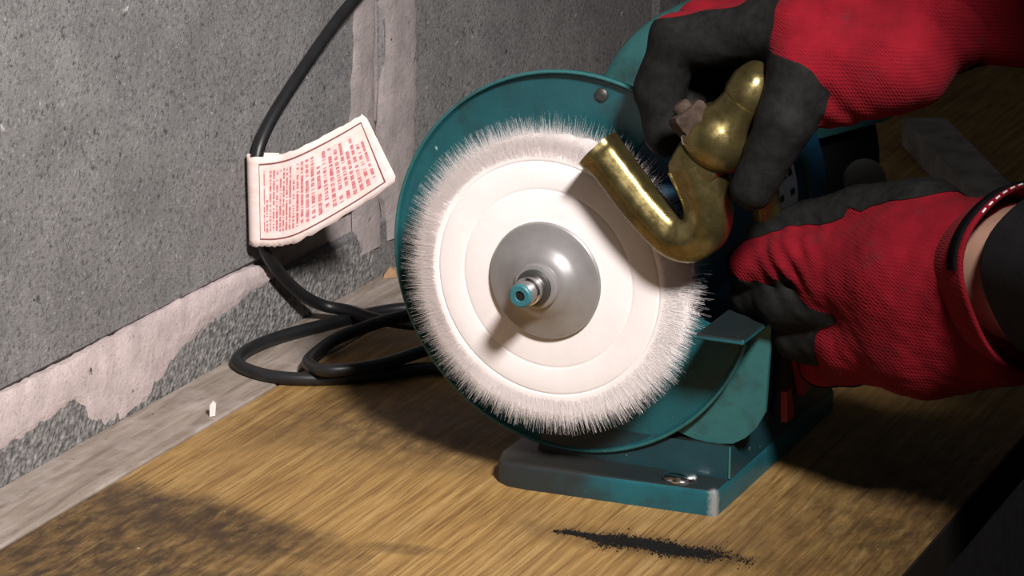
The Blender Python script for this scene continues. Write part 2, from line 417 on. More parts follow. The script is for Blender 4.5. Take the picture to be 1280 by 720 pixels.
MT = dict(
    block=mat_block('concrete_block'), block_dark=mat_block('concrete_block_lower', 0.85), mortar=mat_mortar('pink_mortar'), smear=mat_mortar('smeared_mortar', (0.42,0.365,0.36), (0.29,0.25,0.245)),
    rubble=mat_rubble('crumbled_block'), oak=mat_oak(), plank=mat_plank(),
    teal=mat_paint('teal_enamel', (0.022,0.098,0.100), (0.030,0.135,0.132)),
    teal_in=mat_paint('guard_enamel', (0.009,0.068,0.080), (0.012,0.092,0.104), wear=0.80),
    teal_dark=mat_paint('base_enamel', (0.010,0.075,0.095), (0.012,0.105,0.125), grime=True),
    shaded=mat_paint('shaded_grimy_enamel', (0.008,0.030,0.038), (0.010,0.050,0.060), grime=True), scuffed=mat_paint('scuffed_enamel', (0.022,0.098,0.100), (0.030,0.135,0.132), wear=0.655),  # pedestal teal darkened to paint in the guard's shade; grime on upward faces
    blue=mat_paint('blue_enamel', (0.010,0.075,0.16), (0.014,0.105,0.21), wear=0.8),
    cotton=mat_cotton(), brass=mat_brass(),
    steel=mat_simple('flange_steel', (0.34,0.325,0.32), 0.42, 0.55, 0.5, 0.12, 60, 0.05),
    chrome=mat_simple('bright_steel', (0.78,0.76,0.75), 0.14, 1.0, 0.5, 0.06, 60, 0.0),
    dark_steel=mat_simple('dark_steel', (0.10,0.095,0.09), 0.45, 0.8),
    teal_tip=mat_simple('tip_paint', (0.03,0.14,0.16), 0.45), rust=mat_simple('rusty_iron', (0.050,0.034,0.026), 0.85, 0.0, 0.15, 0.5, 160, 0.6),
    stone=mat_simple('abrasive_stone', (0.016,0.015,0.015), 0.95, 0, 0.2, 0.3, 500, 0.4),
    rubber=mat_simple('cord_rubber', (0.012,0.012,0.013), 0.42, 0, 0.5, 0.2, 120, 0.1),
    coat=mat_simple('black_latex_coating', (0.010,0.010,0.0095), 0.72, 0, 0.10, 0.35, 220, 0.45),
    knit=mat_knit(), tag=mat_tag(), red=mat_simple('red_plastic', (0.38,0.030,0.022), 0.45), black=mat_simple('black_plastic', (0.012,0.012,0.013), 0.4),
    grey=mat_simple('grey_plastic', (0.17,0.165,0.155), 0.6), label=mat_simple('pale_label', (0.80,0.84,0.90), 0.5, 0, 0.4, 0.12, 300, 0.0),
    ink=mat_simple('label_ink', (0.03,0.04,0.06), 0.6), timber=mat_simple('grey_timber', (0.30,0.28,0.26), 0.85, 0, 0.2, 0.35, 40, 0.4),
    skin=mat_simple('skin', (0.50,0.29,0.21), 0.5, 0, 0.4, 0.1, 60, 0.1), jacket=mat_simple('black_jacket', (0.010,0.010,0.012), 0.85, 0, 0.2, 0.3, 120, 0.4),
    trousers=mat_simple('dark_trousers', (0.006,0.006,0.008), 0.9, 0, 0.2), hair=mat_simple('dark_hair', (0.02,0.015,0.012), 0.6),
    boots=mat_simple('boot_leather', (0.02,0.016,0.012), 0.6), stitch=mat_simple('white_stitching', (0.62,0.56,0.55), 0.8), hem=mat_simple('black_hem', (0.004,0.004,0.005), 0.9, 0, 0.05),
    floor=mat_simple('dark_concrete_floor', (0.022,0.021,0.020), 0.9, 0, 0.2, 0.3, 14, 0.3), grit=mat_simple('black_grit', (0.006,0.0055,0.005), 0.9, 0, 0.2),
    edge=mat_simple('shaded_edge', (0.016,0.012,0.009), 0.85, 0, 0.15), chalk=mat_simple('white_chip', (0.72,0.66,0.62), 0.8), chipwood=mat_simple('wood_chip', (0.36,0.22,0.12), 0.8), bench_leg=mat_simple('bench_timber', (0.20,0.13,0.075), 0.8),
)

# ================================================================== THE SETTING
fl = mesh('floor', *box(-0.6, 2.4, -2.0, 2.6, -0.90, -0.85), MT['floor'], smooth=False); tag(fl, 'dark concrete floor below the bench', kind='structure')
bw = mesh('wall_back', *box(-0.356, 2.4, 2.6, 2.7, -0.85, 1.4), MT['floor'], smooth=False); tag(bw, 'dark wall beyond the far end of the bench', kind='structure')
WX = -0.256
wall = thing('wall_left', (WX-0.03, 0.3, -0.85), 'grey concrete block wall with pinkish mortar joints', None, kind='structure')
mesh('mortar_core', *box(WX-0.10, WX-0.004, -1.3, 2.6, -0.85, 1.2), MT['smear'], wall, smooth=False)
BL, BH, J = 0.440, 0.215, 0.012
def block(y0, y1, z0, z1, mat):
    mesh('block', *box(WX-0.09, WX, y0, y1, z0, z1, 0.0022), mat, wall, smooth=False)
JY = 0.312
for r in range(4):
    z0 = 0.049+r*(BH+J)
    sh = 0 if r % 2 == 0 else -(BL+J)/2
    for k in range(-3, 5):
        y0 = JY+0.006+k*(BL+J)+sh
        block(y0, y0+BL, z0, z0+BH, MT['block'])
for k in range(-3, 5):
    y0 = JY+0.006+k*(BL+J)-(BL+J)/2; block(y0, y0+BL, 0.036-BH, 0.036, MT['block_dark'])
def ragged(y0, y1, zlo, zhi, n, thick, mat, name, amp=0.002, seed=1, base=WX):
    """plaster-like smear on the wall face with torn edges; zlo / zhi are functions of y"""
    r = np.random.default_rng(seed); V = []; F = []
    def walk(a):
        q = np.cumsum(r.normal(size=n+1)); q -= np.linspace(q[0], q[-1], n+1); q = q/max(1e-6, abs(q).max())*a
        return q+r.normal(size=n+1)*a*0.22
    lo_ = walk(amp); hi = walk(amp*0.6); K = 5
    for i in range(n+1):
        y = y0+(y1-y0)*i/n; a = zlo(y)+lo_[i]; b = max(a+0.0008, zhi(y)+hi[i])
        for k in range(K+1):
            t = k/K; x = base+thick*(0.55+0.45*r.random()) if 0 < k < K else base+thick*0.25
            V.append((x, y, a+(b-a)*t))
    o_ = len(V)
    for v in list(V): V.append((base-0.003, v[1], v[2]))
    idx = lambda i, k: i*(K+1)+k
    for i in range(n):
        for k in range(K): F.append([idx(i,k), idx(i+1,k), idx(i+1,k+1), idx(i,k+1)])
        F.append([idx(i,0), o_+idx(i,0), o_+idx(i+1,0), idx(i+1,0)]); F.append([idx(i,K), idx(i+1,K), o_+idx(i+1,K), o_+idx(i,K)])
    for i in (0, n):
        for k in range(K):
            f = [idx(i,k), idx(i,k+1), o_+idx(i,k+1), o_+idx(i,k)]; F.append(f if i == 0 else f[::-1])
    return mesh(name, V, F, mat, wall, angle=50)
def interp(pts):
    xs, ys = zip(*pts); return lambda y: float(np.interp(y, xs, ys))
# bed joint smeared wide along the foot of the wall
ragged(-0.45, 0.176, interp([(-0.45,0.012),(-0.16,0.019),(-0.10,0.021),(-0.055,0.025),(-0.035,0.027),(-0.02,0.010),(0.0,0.002),(0.03,0.003),(0.052,0.014),(0.07,0.022),(0.10,0.027),(0.13,0.030),(0.176,0.036)]),
       interp([(-0.45,0.050),(0.15,0.048),(0.176,0.043)]), 150, 0.003, MT['mortar'], 'mortar_band', 0.0032, 3)
# crumbled course below
ragged(-0.45, 0.30, lambda y: -0.004, interp([(-0.45,0.03),(0.15,0.036),(0.30,0.03)]), 90, 0.0014, MT['rubble'], 'crumbled_course', 0.002, 5)
# smears beside the upright joint
def vsmear(y0, y1, seed):
    r = np.random.default_rng(seed); n = 60; V = []; F = []; K = 6
    for i in range(n+1):
        z = 0.020+(0.50-0.020)*i/n; a = y0+0.0035*math.sin(i*0.37+seed)+r.normal()*0.0012; b = y1+0.003*math.sin(i*0.23+2*seed)+r.normal()*0.0012
        for k in range(K+1):
            t = k/K; V.append((WX+(0.0012+0.0008*r.random() if 0 < k < K else 0.0002), a+(b-a)*t, z))
    o_ = len(V)
    for v in list(V): V.append((WX-0.003, v[1], v[2]))
    for i in range(n):
        for k in range(K):
            q = i*(K+1)+k; F.append([q, q+1, q+K+2, q+K+1])
        q = i*(K+1); F.append([q, q+K+1, o_+q+K+1, o_+q]); q += K; F.append([q+K+1, q, o_+q, o_+q+K+1])
    mesh('mortar_smear', V, F, MT['smear'], wall, angle=60)
vsmear(0.277, 0.308, 1); vsmear(0.317, 0.360, 2)

# ================================================================== WORKBENCH
BX = 0.192
bench = thing('workbench', (-0.03, 0.4, -0.85), 'oak veneered workbench top against the block wall, darkened by sooty stains and painted-in shade', 'workbench')
mesh('bench_top', *box(-0.2085, BX, -1.0, 1.35, -0.024, 0.0, 0.0012), MT['oak'], bench, smooth=False)
mesh('back_plank', *box(WX+0.0005, -0.2095, -1.0, 1.35, -0.024, 0.0004, 0.0010), MT['plank'], bench, smooth=False, label='pale weathered plank strip along the wall')
mesh('edge_shade', *box(BX+0.0002, BX+0.0016, -1.0, 1.35, -0.024, -0.0004), MT['edge'], bench, smooth=False, label='dark strip painting shade onto the bench edge')  # added black-brown strip, puts the edge's shade into its colour
for x in (-0.22, 0.15):
    for y in (-0.9, 1.25): mesh('leg', *box(x-0.03, x+0.03, y-0.03, y+0.03, -0.85, -0.024, 0.003), MT['bench_leg'], bench, smooth=False)
for y in (-0.9, 1.25): mesh('rail', *box(-0.19, 0.12, y-0.015, y+0.015, -0.11, -0.024, 0.002), MT['bench_leg'], bench, smooth=False)

# ================================================================== BENCH GRINDER
ZC = 0.114; AX = (0.0, ZC)
G = thing('bench_grinder', (0.03, 0.10, 0.0), 'teal bench grinder with a white cotton buffing wheel', 'grinder')
# base foot with worn cast edge
def cast_base():
    # plan outline with a rough rounded left front corner
    out = [(0.087,0.0105),(0.087,0.186),(-0.030,0.186),(-0.034,0.180),(-0.034,0.018),(-0.031,0.0095),(-0.024,0.0055),(-0.012,0.0050),(0.0,0.0060),(0.03,0.0075),(0.06,0.0090)]
    out = out[::-1]; c = np.mean(out, 0); V = []; F = []; n = len(out)
    for z, s in ((0.0, 0.0), (0.0105, 0.0), (0.0128, 0.0010), (0.0135, 0.0024)):
        for p in out:
            d = c-np.array(p); d = d/np.linalg.norm(d); q = np.array(p)+d*s; V.append((q[0], q[1], z))
    ccw = sum(out[i][0]*out[(i+1) % n][1]-out[(i+1) % n][0]*out[i][1] for i in range(n)) > 0
    for l in range(3):
        for i in range(n):
            j = (i+1) % n; f = [l*n+i, l*n+j, (l+1)*n+j, (l+1)*n+i]; F.append(f if ccw else f[::-1])
    b = list(range(n)); t = [3*n+i for i in range(n)]
    F.append(b[::-1] if ccw else b); F.append(t if ccw else t[::-1]); return V, F
base = mesh('base', *cast_base(), MT['teal_dark'], G, angle=40)
hb = lathe([(0,0.0085),(0.0012,0.0088),(0.0026,0.0078),(0.0036,0.0050),(0.0040,0.0015)], (0.0640, 0.0195, 0.0135), (0,0,1), 24)
mesh('base_bolt', *hb, MT['chrome'], base)
def frustum(b, t, z0, z1):
    V = [(b[0],b[2],z0),(b[1],b[2],z0),(b[1],b[3],z0),(b[0],b[3],z0),(t[0],t[2],z1),(t[1],t[2],z1),(t[1],t[3],z1),(t[0],t[3],z1)]
    return np.array(V, float), [[3,2,1,0],[4,5,6,7],[0,1,5,4],[1,2,6,5],[2,3,7,6],[3,0,4,7]]
ped = mesh('pedestal', *frustum((-0.018,0.0866,0.0285,0.182), (-0.014,0.0856,0.0315,0.180), 0.0130, 0.0295), MT['shaded'], G, smooth=False)
mesh('pedestal_edge', *tube([(0.0866,0.0284,0.0140),(0.0856,0.0314,0.0295)], 0.0006, 6), MT['teal'], ped)
mesh('motor_cradle', *frustum((-0.014,0.0840,0.064,0.180), (-0.045,0.074,0.064,0.176), 0.028, 0.096), MT['blue'], G, smooth=False)
# motor with end bells, label and cooling fins
mot = mesh('motor_body', *lathe([(0,0.030),(0.0,0.050),(0.006,0.058),(0.012,0.0600),(0.150,0.0600),(0.151,0.0635),(0.185,0.0635),(0.192,0.056),(0.198,0.030)], (0,0.046,ZC), (0,1,0), 64), MT['blue'], G)
def on_motor(t0, t1, a0, a1, r, h=0.0006, n=10):
    V = []; F = []
    for rr in (r, r+h):
        for i in range(n+1):
            a = math.radians(a0+(a1-a0)*i/n)
            for y in (t0, t1): V.append((rr*math.cos(a), 0.046+y, ZC+rr*math.sin(a)))
    m = 2*(n+1)
    for i in range(n):
        q = 2*i; F += [[m+q, m+q+2, m+q+3, m+q+1][::-1], [q, q+1, q+3, q+2][::-1], [q, q+2, m+q+2, m+q][::-1], [q+1, m+q+1, m+q+3, q+3][::-1]]
    F += [[0, m, m+1, 1][::-1], [2*n, 2*n+1, m+2*n+1, m+2*n][::-1]]
    return V, F
lab = mesh('rating_label', *on_motor(0.104, 0.148, -24, 46, 0.0600), MT['label'], mot, label='pale blue rating label on motor')
IV = []
for j in range(6):
    a0 = 36-j*10
    for t0, t1 in ((0.109,0.117),(0.120,0.126+0.004*(j % 3)),(0.137,0.143)): IV.append(on_motor(t0, t1, a0-1.6, a0+1.6, 0.0606, 0.00025, 2))
mesh('cooling_band', *on_motor(0.1525, 0.158, -60, 200, 0.0635, 0.0018, 40), MT['teal'], mot)
mesh('label_print', *join(*IV), MT['ink'], mot)
# near wheel guard: shallow dish, open at the working side
prof = [(0.020,0.0318),(0.0945,0.0318),(0.0958,0.0312),(0.0965,0.0300),(0.0969,0.0288),(0.0976,0.0282),(0.0982,0.0288),(0.0982,0.0316),(0.0974,0.0330),(0.0950,0.0338),(0.020,0.0338)]
guard = mesh('wheel_guard', *sweep_arc(prof, AX, 61, 343, 120), MT['teal_in'], G, angle=50)
bead = [(AX[0]+0.0978*math.cos(math.radians(a)), 0.0284, AX[1]+0.0978*math.sin(math.radians(a))) for a in np.linspace(58.5, 343, 140)]
mesh('rim_bead', *tube(bead, 0.0009, 8), MT['teal'], guard)
ra = math.radians(80.5)
mesh('rivet', *lathe([(0,0.0036),(0.0010,0.0034),(0.0018,0.0022),(0.0021,0.0006)], (0.0885*math.cos(ra), 0.0318, ZC+0.0885*math.sin(ra)), (0,-1,0), 16), MT['dark_steel'], guard)
# tool rest: flat shelf and rounded bracket plate
rest = mesh('tool_rest', *box(0.0795, 0.1042, -0.0035, 0.0400, 0.0950, 0.0978, 0.0007), MT['teal_dark'], G, smooth=False)
poly = [(0.045,0.040),(0.056,0.0325),(0.066,0.0298),(0.077,0.0292),(0.086,0.0305),(0.0925,0.0345),(0.0985,0.041),(0.1025,0.049),(0.1046,0.0952),(0.080,0.0952),(0.062,0.078)]
mesh('bracket', *prism(poly, (0,0.0342,0), (1,0,0), (0,0,1), (0,0.0026,0)), MT['scuffed'], rest, smooth=False)
mesh('bracket_bolt', *lathe([(0,0.0050),(0.004,0.0050),(0.0045,0.0040)], (0.078,0.0368,0.060), (0,1,0), 6), MT['dark_steel'], rest, smooth=False)
# red switch on the pedestal side
sw = mesh('switch_plate', *prism([(0.090,0.028),(0.138,0.028),(0.132,0.070),(0.096,0.070)], (0.0872,0,0), (0,1,0), (0,0,1), (0.0022,0,0)), MT['black'], G, smooth=False)
mesh('red_rocker', *prism([(0.0985,0.071),(0.1060,0.070),(0.1300,0.031),(0.1200,0.030)], (0.0894,0,0), (0,1,0), (0,0,1), (0.0035,0,0)), MT['red'], sw, smooth=False)
mesh('red_rocker', *prism([(0.0935,0.040),(0.0990,0.041),(0.1060,0.023),(0.0950,0.023)], (0.0894,0,0), (0,1,0), (0,0,1), (0.0035,0,0)), MT['red'], sw, smooth=False)
# spindle, flange, collar
sp = mesh('spindle', *lathe([(-0.0560,0.0070),(0.0235,0.0070),(0.0240,0.0062),(0.0306,0.0060)], (0,-0.0,ZC), (0,-1,0), 40), MT['chrome'], G)
mesh('spindle_tip', *lathe([(0.0306,0.0060),(0.0314,0.0057),(0.0320,0.0050),(0.0320,0.0027),(0.0308,0.0023)], (0,0,ZC), (0,-1,0), 32), MT['teal_tip'], sp, label='teal painted hollow spindle end')
mesh('tip_hole', *lathe([(0.0307,0.0022),(0.0311,0.0023)], (0,0,ZC), (0,-1,0), 20), MT['black'], sp)
fg = mesh('flange', *lathe([(0.0002,0.0270),(0.0008,0.0292),(0.0022,0.0296),(0.0032,0.0288),(0.0040,0.0262),(0.0052,0.0195),(0.0070,0.0172),(0.0088,0.0150),(0.0102,0.0125),(0.0108,0.0100)], (0,0,ZC), (0,-1,0), 64), MT['steel'], G, angle=30)
mesh('lock_collar', *lathe([(0.0102,0.0112),(0.0128,0.0114),(0.0140,0.0108),(0.0146,0.0092),(0.0150,0.0072)], (0,0,ZC), (0,-1,0), 40), MT['steel'], fg)
mesh('snap_ring', *lathe([(0.0150,0.0090),(0.0166,0.0090),(0.0172,0.0080),(0.0172,0.0066)], (0,0,ZC), (0,-1,0), 36), MT['dark_steel'], fg)
# cotton buffing wheel: stacked cloth layers, frayed edge
def cloth(y, seed, front=False):
    r = np.random.default_rng(seed); n = 120; V = []; F = []
    ph = r.random(4)*6.28; radii = [0.004,0.020,0.0300,0.0440,0.0446,0.0452,0.0458,0.0464,0.0530,0.0580,0.0586,0.0592,0.0598,0.0604,0.063,0.0660,0.0690]
    dep = {0.0446:0.00012,0.0452:0.0004,0.0458:0.00012,0.0586:0.00014,0.0592:0.0005,0.0598:0.00014}
    R = [q for q in radii] if front else [0.004,0.045,0.059,0.064,0.0685]
    jit = r.normal(size=n)*0.0006
    for side in (0, 1):
        for q in R:
            for k in range(n):
                a = 2*math.pi*k/n; w = max(0, (q-0.060)/0.0085)
                wav = w*(0.0003*math.sin(5*a+ph[0])+0.0002*math.sin(11*a+ph[1])); rr = q+w*(0.0010*math.sin(7*a+ph[2])+jit[k])
                yy = y+wav+(dep.get(q, 0) if front and side == 0 else 0)+(0.0010 if side else 0)+(w*w*0.0008 if front else 0)
                V.append((rr*math.cos(a), yy, ZC+rr*math.sin(a)))
    m = len(R); o_ = m*n
    for i in range(m-1):
        for k in range(n):
            j = (k+1) % n
            F.append([i*n+k, i*n+j, (i+1)*n+j, (i+1)*n+k][::-1] if False else [i*n+k, (i+1)*n+k, (i+1)*n+j, i*n+j][::-1])
            F.append([o_+i*n+k, o_+(i+1)*n+k, o_+(i+1)*n+j, o_+i*n+j])
    for k in range(n):
        j = (k+1) % n; q = (m-1)*n
        F.append([q+k, q+j, o_+q+j, o_+q+k][::-1]); F.append([k, j, o_+j, o_+k])
    return V, F
wheel = mesh('buffing_wheel', *cloth(0.0, 1, True), MT['cotton'], G, angle=60)
for i in range(1, 13): mesh('cloth_layer', *cloth(0.0016+0.0014*i, 10+i), MT['cotton'], wheel, angle=60)
NF = 70000
ra_ = RNG.random(NF)*2*math.pi; er = np.stack([np.cos(ra_), 0*ra_, np.sin(ra_)], -1); et = np.stack([-np.sin(ra_), 0*ra_, np.cos(ra_)], -1); ey = np.array([0, 1., 0])
top_ = RNG.random(NF) < 0.62
r0 = np.where(top_, 0.0612+RNG.random(NF)*0.0072, 0.0655+RNG.random(NF)*0.003)
yy = np.where(top_, -0.0004+0.0006*RNG.random(NF), 0.001+RNG.random(NF)*0.0185)
r1 = np.minimum(0.0682+RNG.exponential(0.0027, NF), 0.0805); r1 = np.maximum(r1, r0+0.002)
p0 = np.array([0, 0, ZC])+er*r0[:, None]+ey*yy[:, None]
p1 = np.array([0, 0, ZC])+er*r1[:, None]+ey*(yy+np.where(top_, 0.0005, 0)+RNG.normal(size=NF)*0.0007)[:, None]+et*(RNG.normal(size=NF)*0.0007)[:, None]
wd_ = (0.00002+RNG.random(NF)*0.000018)[:, None]; FV = np.zeros((NF, 6, 3))
for k in range(3):
    d_ = et*math.cos(2.0944*k)+ey*math.sin(2.0944*k); FV[:, k] = p0+d_*wd_; FV[:, 3+k] = p1+d_*wd_*0.6
FV = FV.reshape(-1, 3); bb = (np.arange(NF)*6)[:, None]
FF = np.concatenate([bb+np.array([q]) for q in ([0,1,4,3],[1,2,5,4],[2,0,3,5])]).tolist()
mesh('frayed_threads', FV, FF, MT['cotton'], wheel, smooth=False, kind='stuff')
# far wheel and its guard
prof2 = [(0.020,0.2620),(0.0860,0.2620),(0.0905,0.2640),(0.0920,0.2680),(0.0920,0.3000),(0.0940,0.3000),(0.0940,0.2670),(0.0920,0.2615),(0.0870,0.2596),(0.020,0.2596)]
fgd = mesh('far_wheel_guard', *sweep_arc(prof2[::-1], AX, 20, 330, 110), MT['teal'], G, angle=50)
mesh('grinding_stone', *lathe([(0,0.006),(0,0.0745),(0.001,0.0755),(0.0190,0.0755),(0.020,0.0745),(0.020,0.006)], (0,0.270,ZC), (0,1,0), 64), MT['stone'], fgd)
mesh('far_arbor', *lathe([(0,0.010),(0.046,0.010)], (0,0.236,ZC), (0,1,0), 24), MT['dark_steel'], G)
kb = mesh('adjusting_knob', *lathe([(0,0.0045),(0.010,0.0045),(0.0101,0.0112),(0.0112,0.0120),(0.0200,0.0120),(0.0214,0.0112),(0.0220,0.0090)], (0.0760,0.2590,0.1130), (0.35,-0.92,0.1), 28), MT['grey'], G, label='dark grey round knob')
for i in range(4):
    mesh('foot_pad', *lathe([(0,0.0075),(0.0010,0.0080)], ((-0.020 if i % 2 else 0.072), (0.022 if i < 2 else 0.170), 0.0001), (0,0,1), 16), MT['rubber'], base)

# ================================================================== POWER CORD AND TAG
mm = lambda L: [np.array(p, float)/1000 for p in L]
cord_pts = mm([(-248,640,800),(-248,625,560),(-248,560,380),(-247,480,275),(-246,410,234),(-246,330,210),(-247,265,185),(-247,230,170),(-247,186,147.5),(-248,160,130),(-248.1,147,114),(-248.1,145.8,90),(-248.1,149,66),(-247.5,164,45.6),(-246,188,24),(-240,206,11.5),(-224,210,9),(-201,201,9.5),(-172,202,9),(-130,206,6),(-98,196,4.2),(-92,176,4.0),(-108,158,4.0),
               (-139,147,4.0),(-161,125,3.9),(-186,105,3.9),(-212,97,3.9),(-237,105,3.9),(-247,121,4.2),(-246,151,4.6),(-233,188,4.4),(-207,240,4.0),(-160,262,4.0),(-115,258,4.0),(-84,235,4.2),(-92,205,6.5),(-112,187,10.5),
               (-140,166,11.5),(-157,121,11.6),(-179,100,11.4),(-199,115,8),(-209,141,4.8),(-206,167,8),(-186,194,14),(-165,214,15),(-120,230,12.5),(-75,216,11.8),(-58,180,14),(-40,150,30),(-20,140,45)])
cord = mesh('power_cord', *tube(catmull(cord_pts, 8), 0.0037, 14), MT['rubber'], None, label=None, origin=(-0.2, 0.15, 0.0))
tag(cord, 'black rubber power cord hanging down the wall and coiled on the bench', 'cord')
# paper tag folded round the cord
A, B = mm([(-249.5,139.8,115.8)])[0], mm([(-249.5,139.8,64.9)])[0]
top = catmull(mm([(-246,141.3,116.6),(-234,147.5,118),(-220.8,151.0,123.3),(-204,160.5,132.5),(-189.8,168.5,141.5)]), 8)
bot = catmull(mm([(-246,141.3,64.0),(-236,147,63.5),(-221.8,150.5,68.5),(-198,164.0,84.0),(-173,176.5,103.0)]), 8)
nu = len(top); nv = 14; TV = []; TF = []; TU = []
rg = np.array([0.906,0.423,0]); bk = np.array([-0.423,0.906,0]); cols = []
for d in (0.013, 0.006): cols.append((top[0]+bk*0.0100+rg*d, bot[0]+bk*0.0100+rg*d, -0.10))   # flap behind the cord
for k in range(9):
    ph = math.pi*(1-k/9); off = bk*0.005*(1-math.cos(ph))-rg*0.005*math.sin(ph); cols.append((top[0]+off, bot[0]+off, -0.02-0.06*(1-k/9)))
for i in range(nu): cols.append((top[i], bot[i], i/(nu-1)))
nrm = np.array([0.42,-0.90,0.0])
for ci, (a, b, uu) in enumerate(cols):
    for j in range(nv+1):
        s = j/nv; p = a*(1-s)+b*s
        wob = 0.0018*math.sin(uu*5+s*3)*max(0, uu)+0.0012*math.sin(s*9+uu*14)*max(0, 0.35-abs(uu-0.12))
        rag = 0.0004*math.sin(ci*ci*0.37)*(1 if j == 0 else 0)+0.0007*math.sin(ci*ci*0.61+1)*(1 if j == nv else 0)
        p = p+nrm*wob+np.array([0,0,rag])
        if uu > 0.999: p = p+(a-b)*0*s-(np.array([0.0016,0.0008,0])*(1 if j in (0, nv) else 0))
        TV.append(p); TU.append((uu, 1-s))
for i in range(len(cols)-1):
    for j in range(nv): q = i*(nv+1)+j; TF.append([q, q+1, q+nv+2, q+nv+1])
tg = mesh('warning_tag', TV, TF, MT['tag'], None, angle=180, uv=TU)
sm = tg.modifiers.new('paper', 'SOLIDIFY'); sm.thickness = 0.0004; sm.offset = -1
tag(tg, 'worn paper tag with dense red print, folded round the power cord', 'tag')

# ================================================================== BRASS TAP
TY = -0.0125
tap = thing('brass_tap', (0.115, TY, 0.105), 'old brass tap with a U shaped spout held against the wheel', 'tap')
Lp = lambda P: [np.array((x/1000, (y if y is not None else TY*1000)/1000, z/1000)) for x, y, z in P]
n_ = None
cl = catmull(Lp([(31.5,n_,186.5),(36,n_,182.2),(42,n_,175.8),(54.4,n_,161.8),(66.5,n_,150.6),(73,n_,147.2),(80,n_,147.2),(86,n_,151.5),(88.6,n_,158.5),(88.0,n_,167),(85.2,n_,176),(82.0,n_,184.5)]), 6)
m_ = len(cl); rr = np.interp(np.linspace(0, 1, m_), [0,0.04,0.08,0.14,0.35,0.55,0.68,0.8,1.0], [0.0113,0.0113,0.0105,0.0102,0.0100,0.0112,0.0112,0.0117,0.0138])
fac = lambda th: 1+0.035*math.cos(6*th)
v1, f1 = tube(cl, rr, 36, fac, caps=False)
# hollow mouth
v2, f2 = tube(cl[:8], rr[:8]*0.78, 36, fac, caps=False); nn = 36; f2 = [q[::-1] for q in f2]; b2 = len(v1)
sv, sf = join((v1, f1), (v2, f2)); sf += [[k, (k+1) % nn, b2+(k+1) % nn, b2+k][::-1] for k in range(nn)]; sf.append([b2+7*nn+k for k in range(nn)]); sf.append([(m_-1)*nn+k for k in range(nn)])
spout = mesh('spout', sv, sf, MT['brass'], tap, angle=40)
P0 = np.array((0.0815, TY, 0.1815)); P1 = np.array((0.1010, TY+0.001, 0.2105)); ad = (P1-P0)/np.linalg.norm(P1-P0)
sq = lambda th: 1/max(abs(math.cos(th)), abs(math.sin(th)))**0.45
mesh('square_shoulder', *lathe([(-0.0060,0.0100),(-0.0030,0.0120),(0.0012,0.0126),(0.0072,0.0130),(0.0096,0.0122),(0.0110,0.0100)], P0, ad, 40, sq), MT['brass'], tap, angle=28)
body = mesh('tap_body', *lathe([(0.0080,0.0125),(0.0105,0.0150),(0.0125,0.0166),(0.0160,0.0178),(0.0205,0.0178),(0.0245,0.0166),(0.0285,0.0143),(0.0320,0.0118),(0.0360,0.0108),(0.0420,0.0104)], P0, ad, 48), MT['brass'], tap, angle=32)
# rusty gland nut with a slotted screw on top of the body
NB = np.array((0.0838, TY-0.006, 0.2035)); nd = np.array((-0.55,-0.20,0.80)); nd /= np.linalg.norm(nd)
hx = lambda th: 1/max(math.cos(((th+math.pi/6) % (math.pi/3))-math.pi/6), 0.5)
nut = mesh('gland_nut', *lathe([(-0.004,0.0075),(0.002,0.0080),(0.0035,0.0084),(0.0080,0.0084),(0.0098,0.0072),(0.0100,0.0045)], NB, nd, 48, hx), MT['rust'], tap, angle=28)
mesh('gland_screw', *lathe([(0.0095,0.0046),(0.0125,0.0044),(0.0136,0.0030)], NB, nd, 20), MT['rust'], nut)
# upper bulb and the inlet tail running down between the two hands
bl = catmull(Lp([(103,-10,212),(106,-9,219),(108.3,-6,224.5),(109.5,0,228.5)]), 6)
mesh('bulb', *tube(bl, np.interp(np.linspace(0,1,len(bl)), [0,0.3,0.6,0.9,1], [0.0105,0.0116,0.0112,0.0085,0.004]), 28), MT['brass'], tap, angle=180)
tl = catmull(Lp([(108,-2,214),(106,14,198),(100,28,175),(98,41,150),(98,51,128),(98,49,104)]), 6)
tail = mesh('inlet_tail', *tube(tl, np.interp(np.linspace(0,1,len(tl)), [0,0.25,0.5,0.75,1], [0.0085,0.0080,0.0072,0.0072,0.0072]), 24), MT['brass'], tap, angle=50)
mesh('tail_collar', *lathe([(0,0.0072),(0.0004,0.0092),(0.0060,0.0092),(0.0064,0.0072)], (0.0980,0.0490,0.1030), (0.02,0.12,1), 24), MT['brass'], tail)

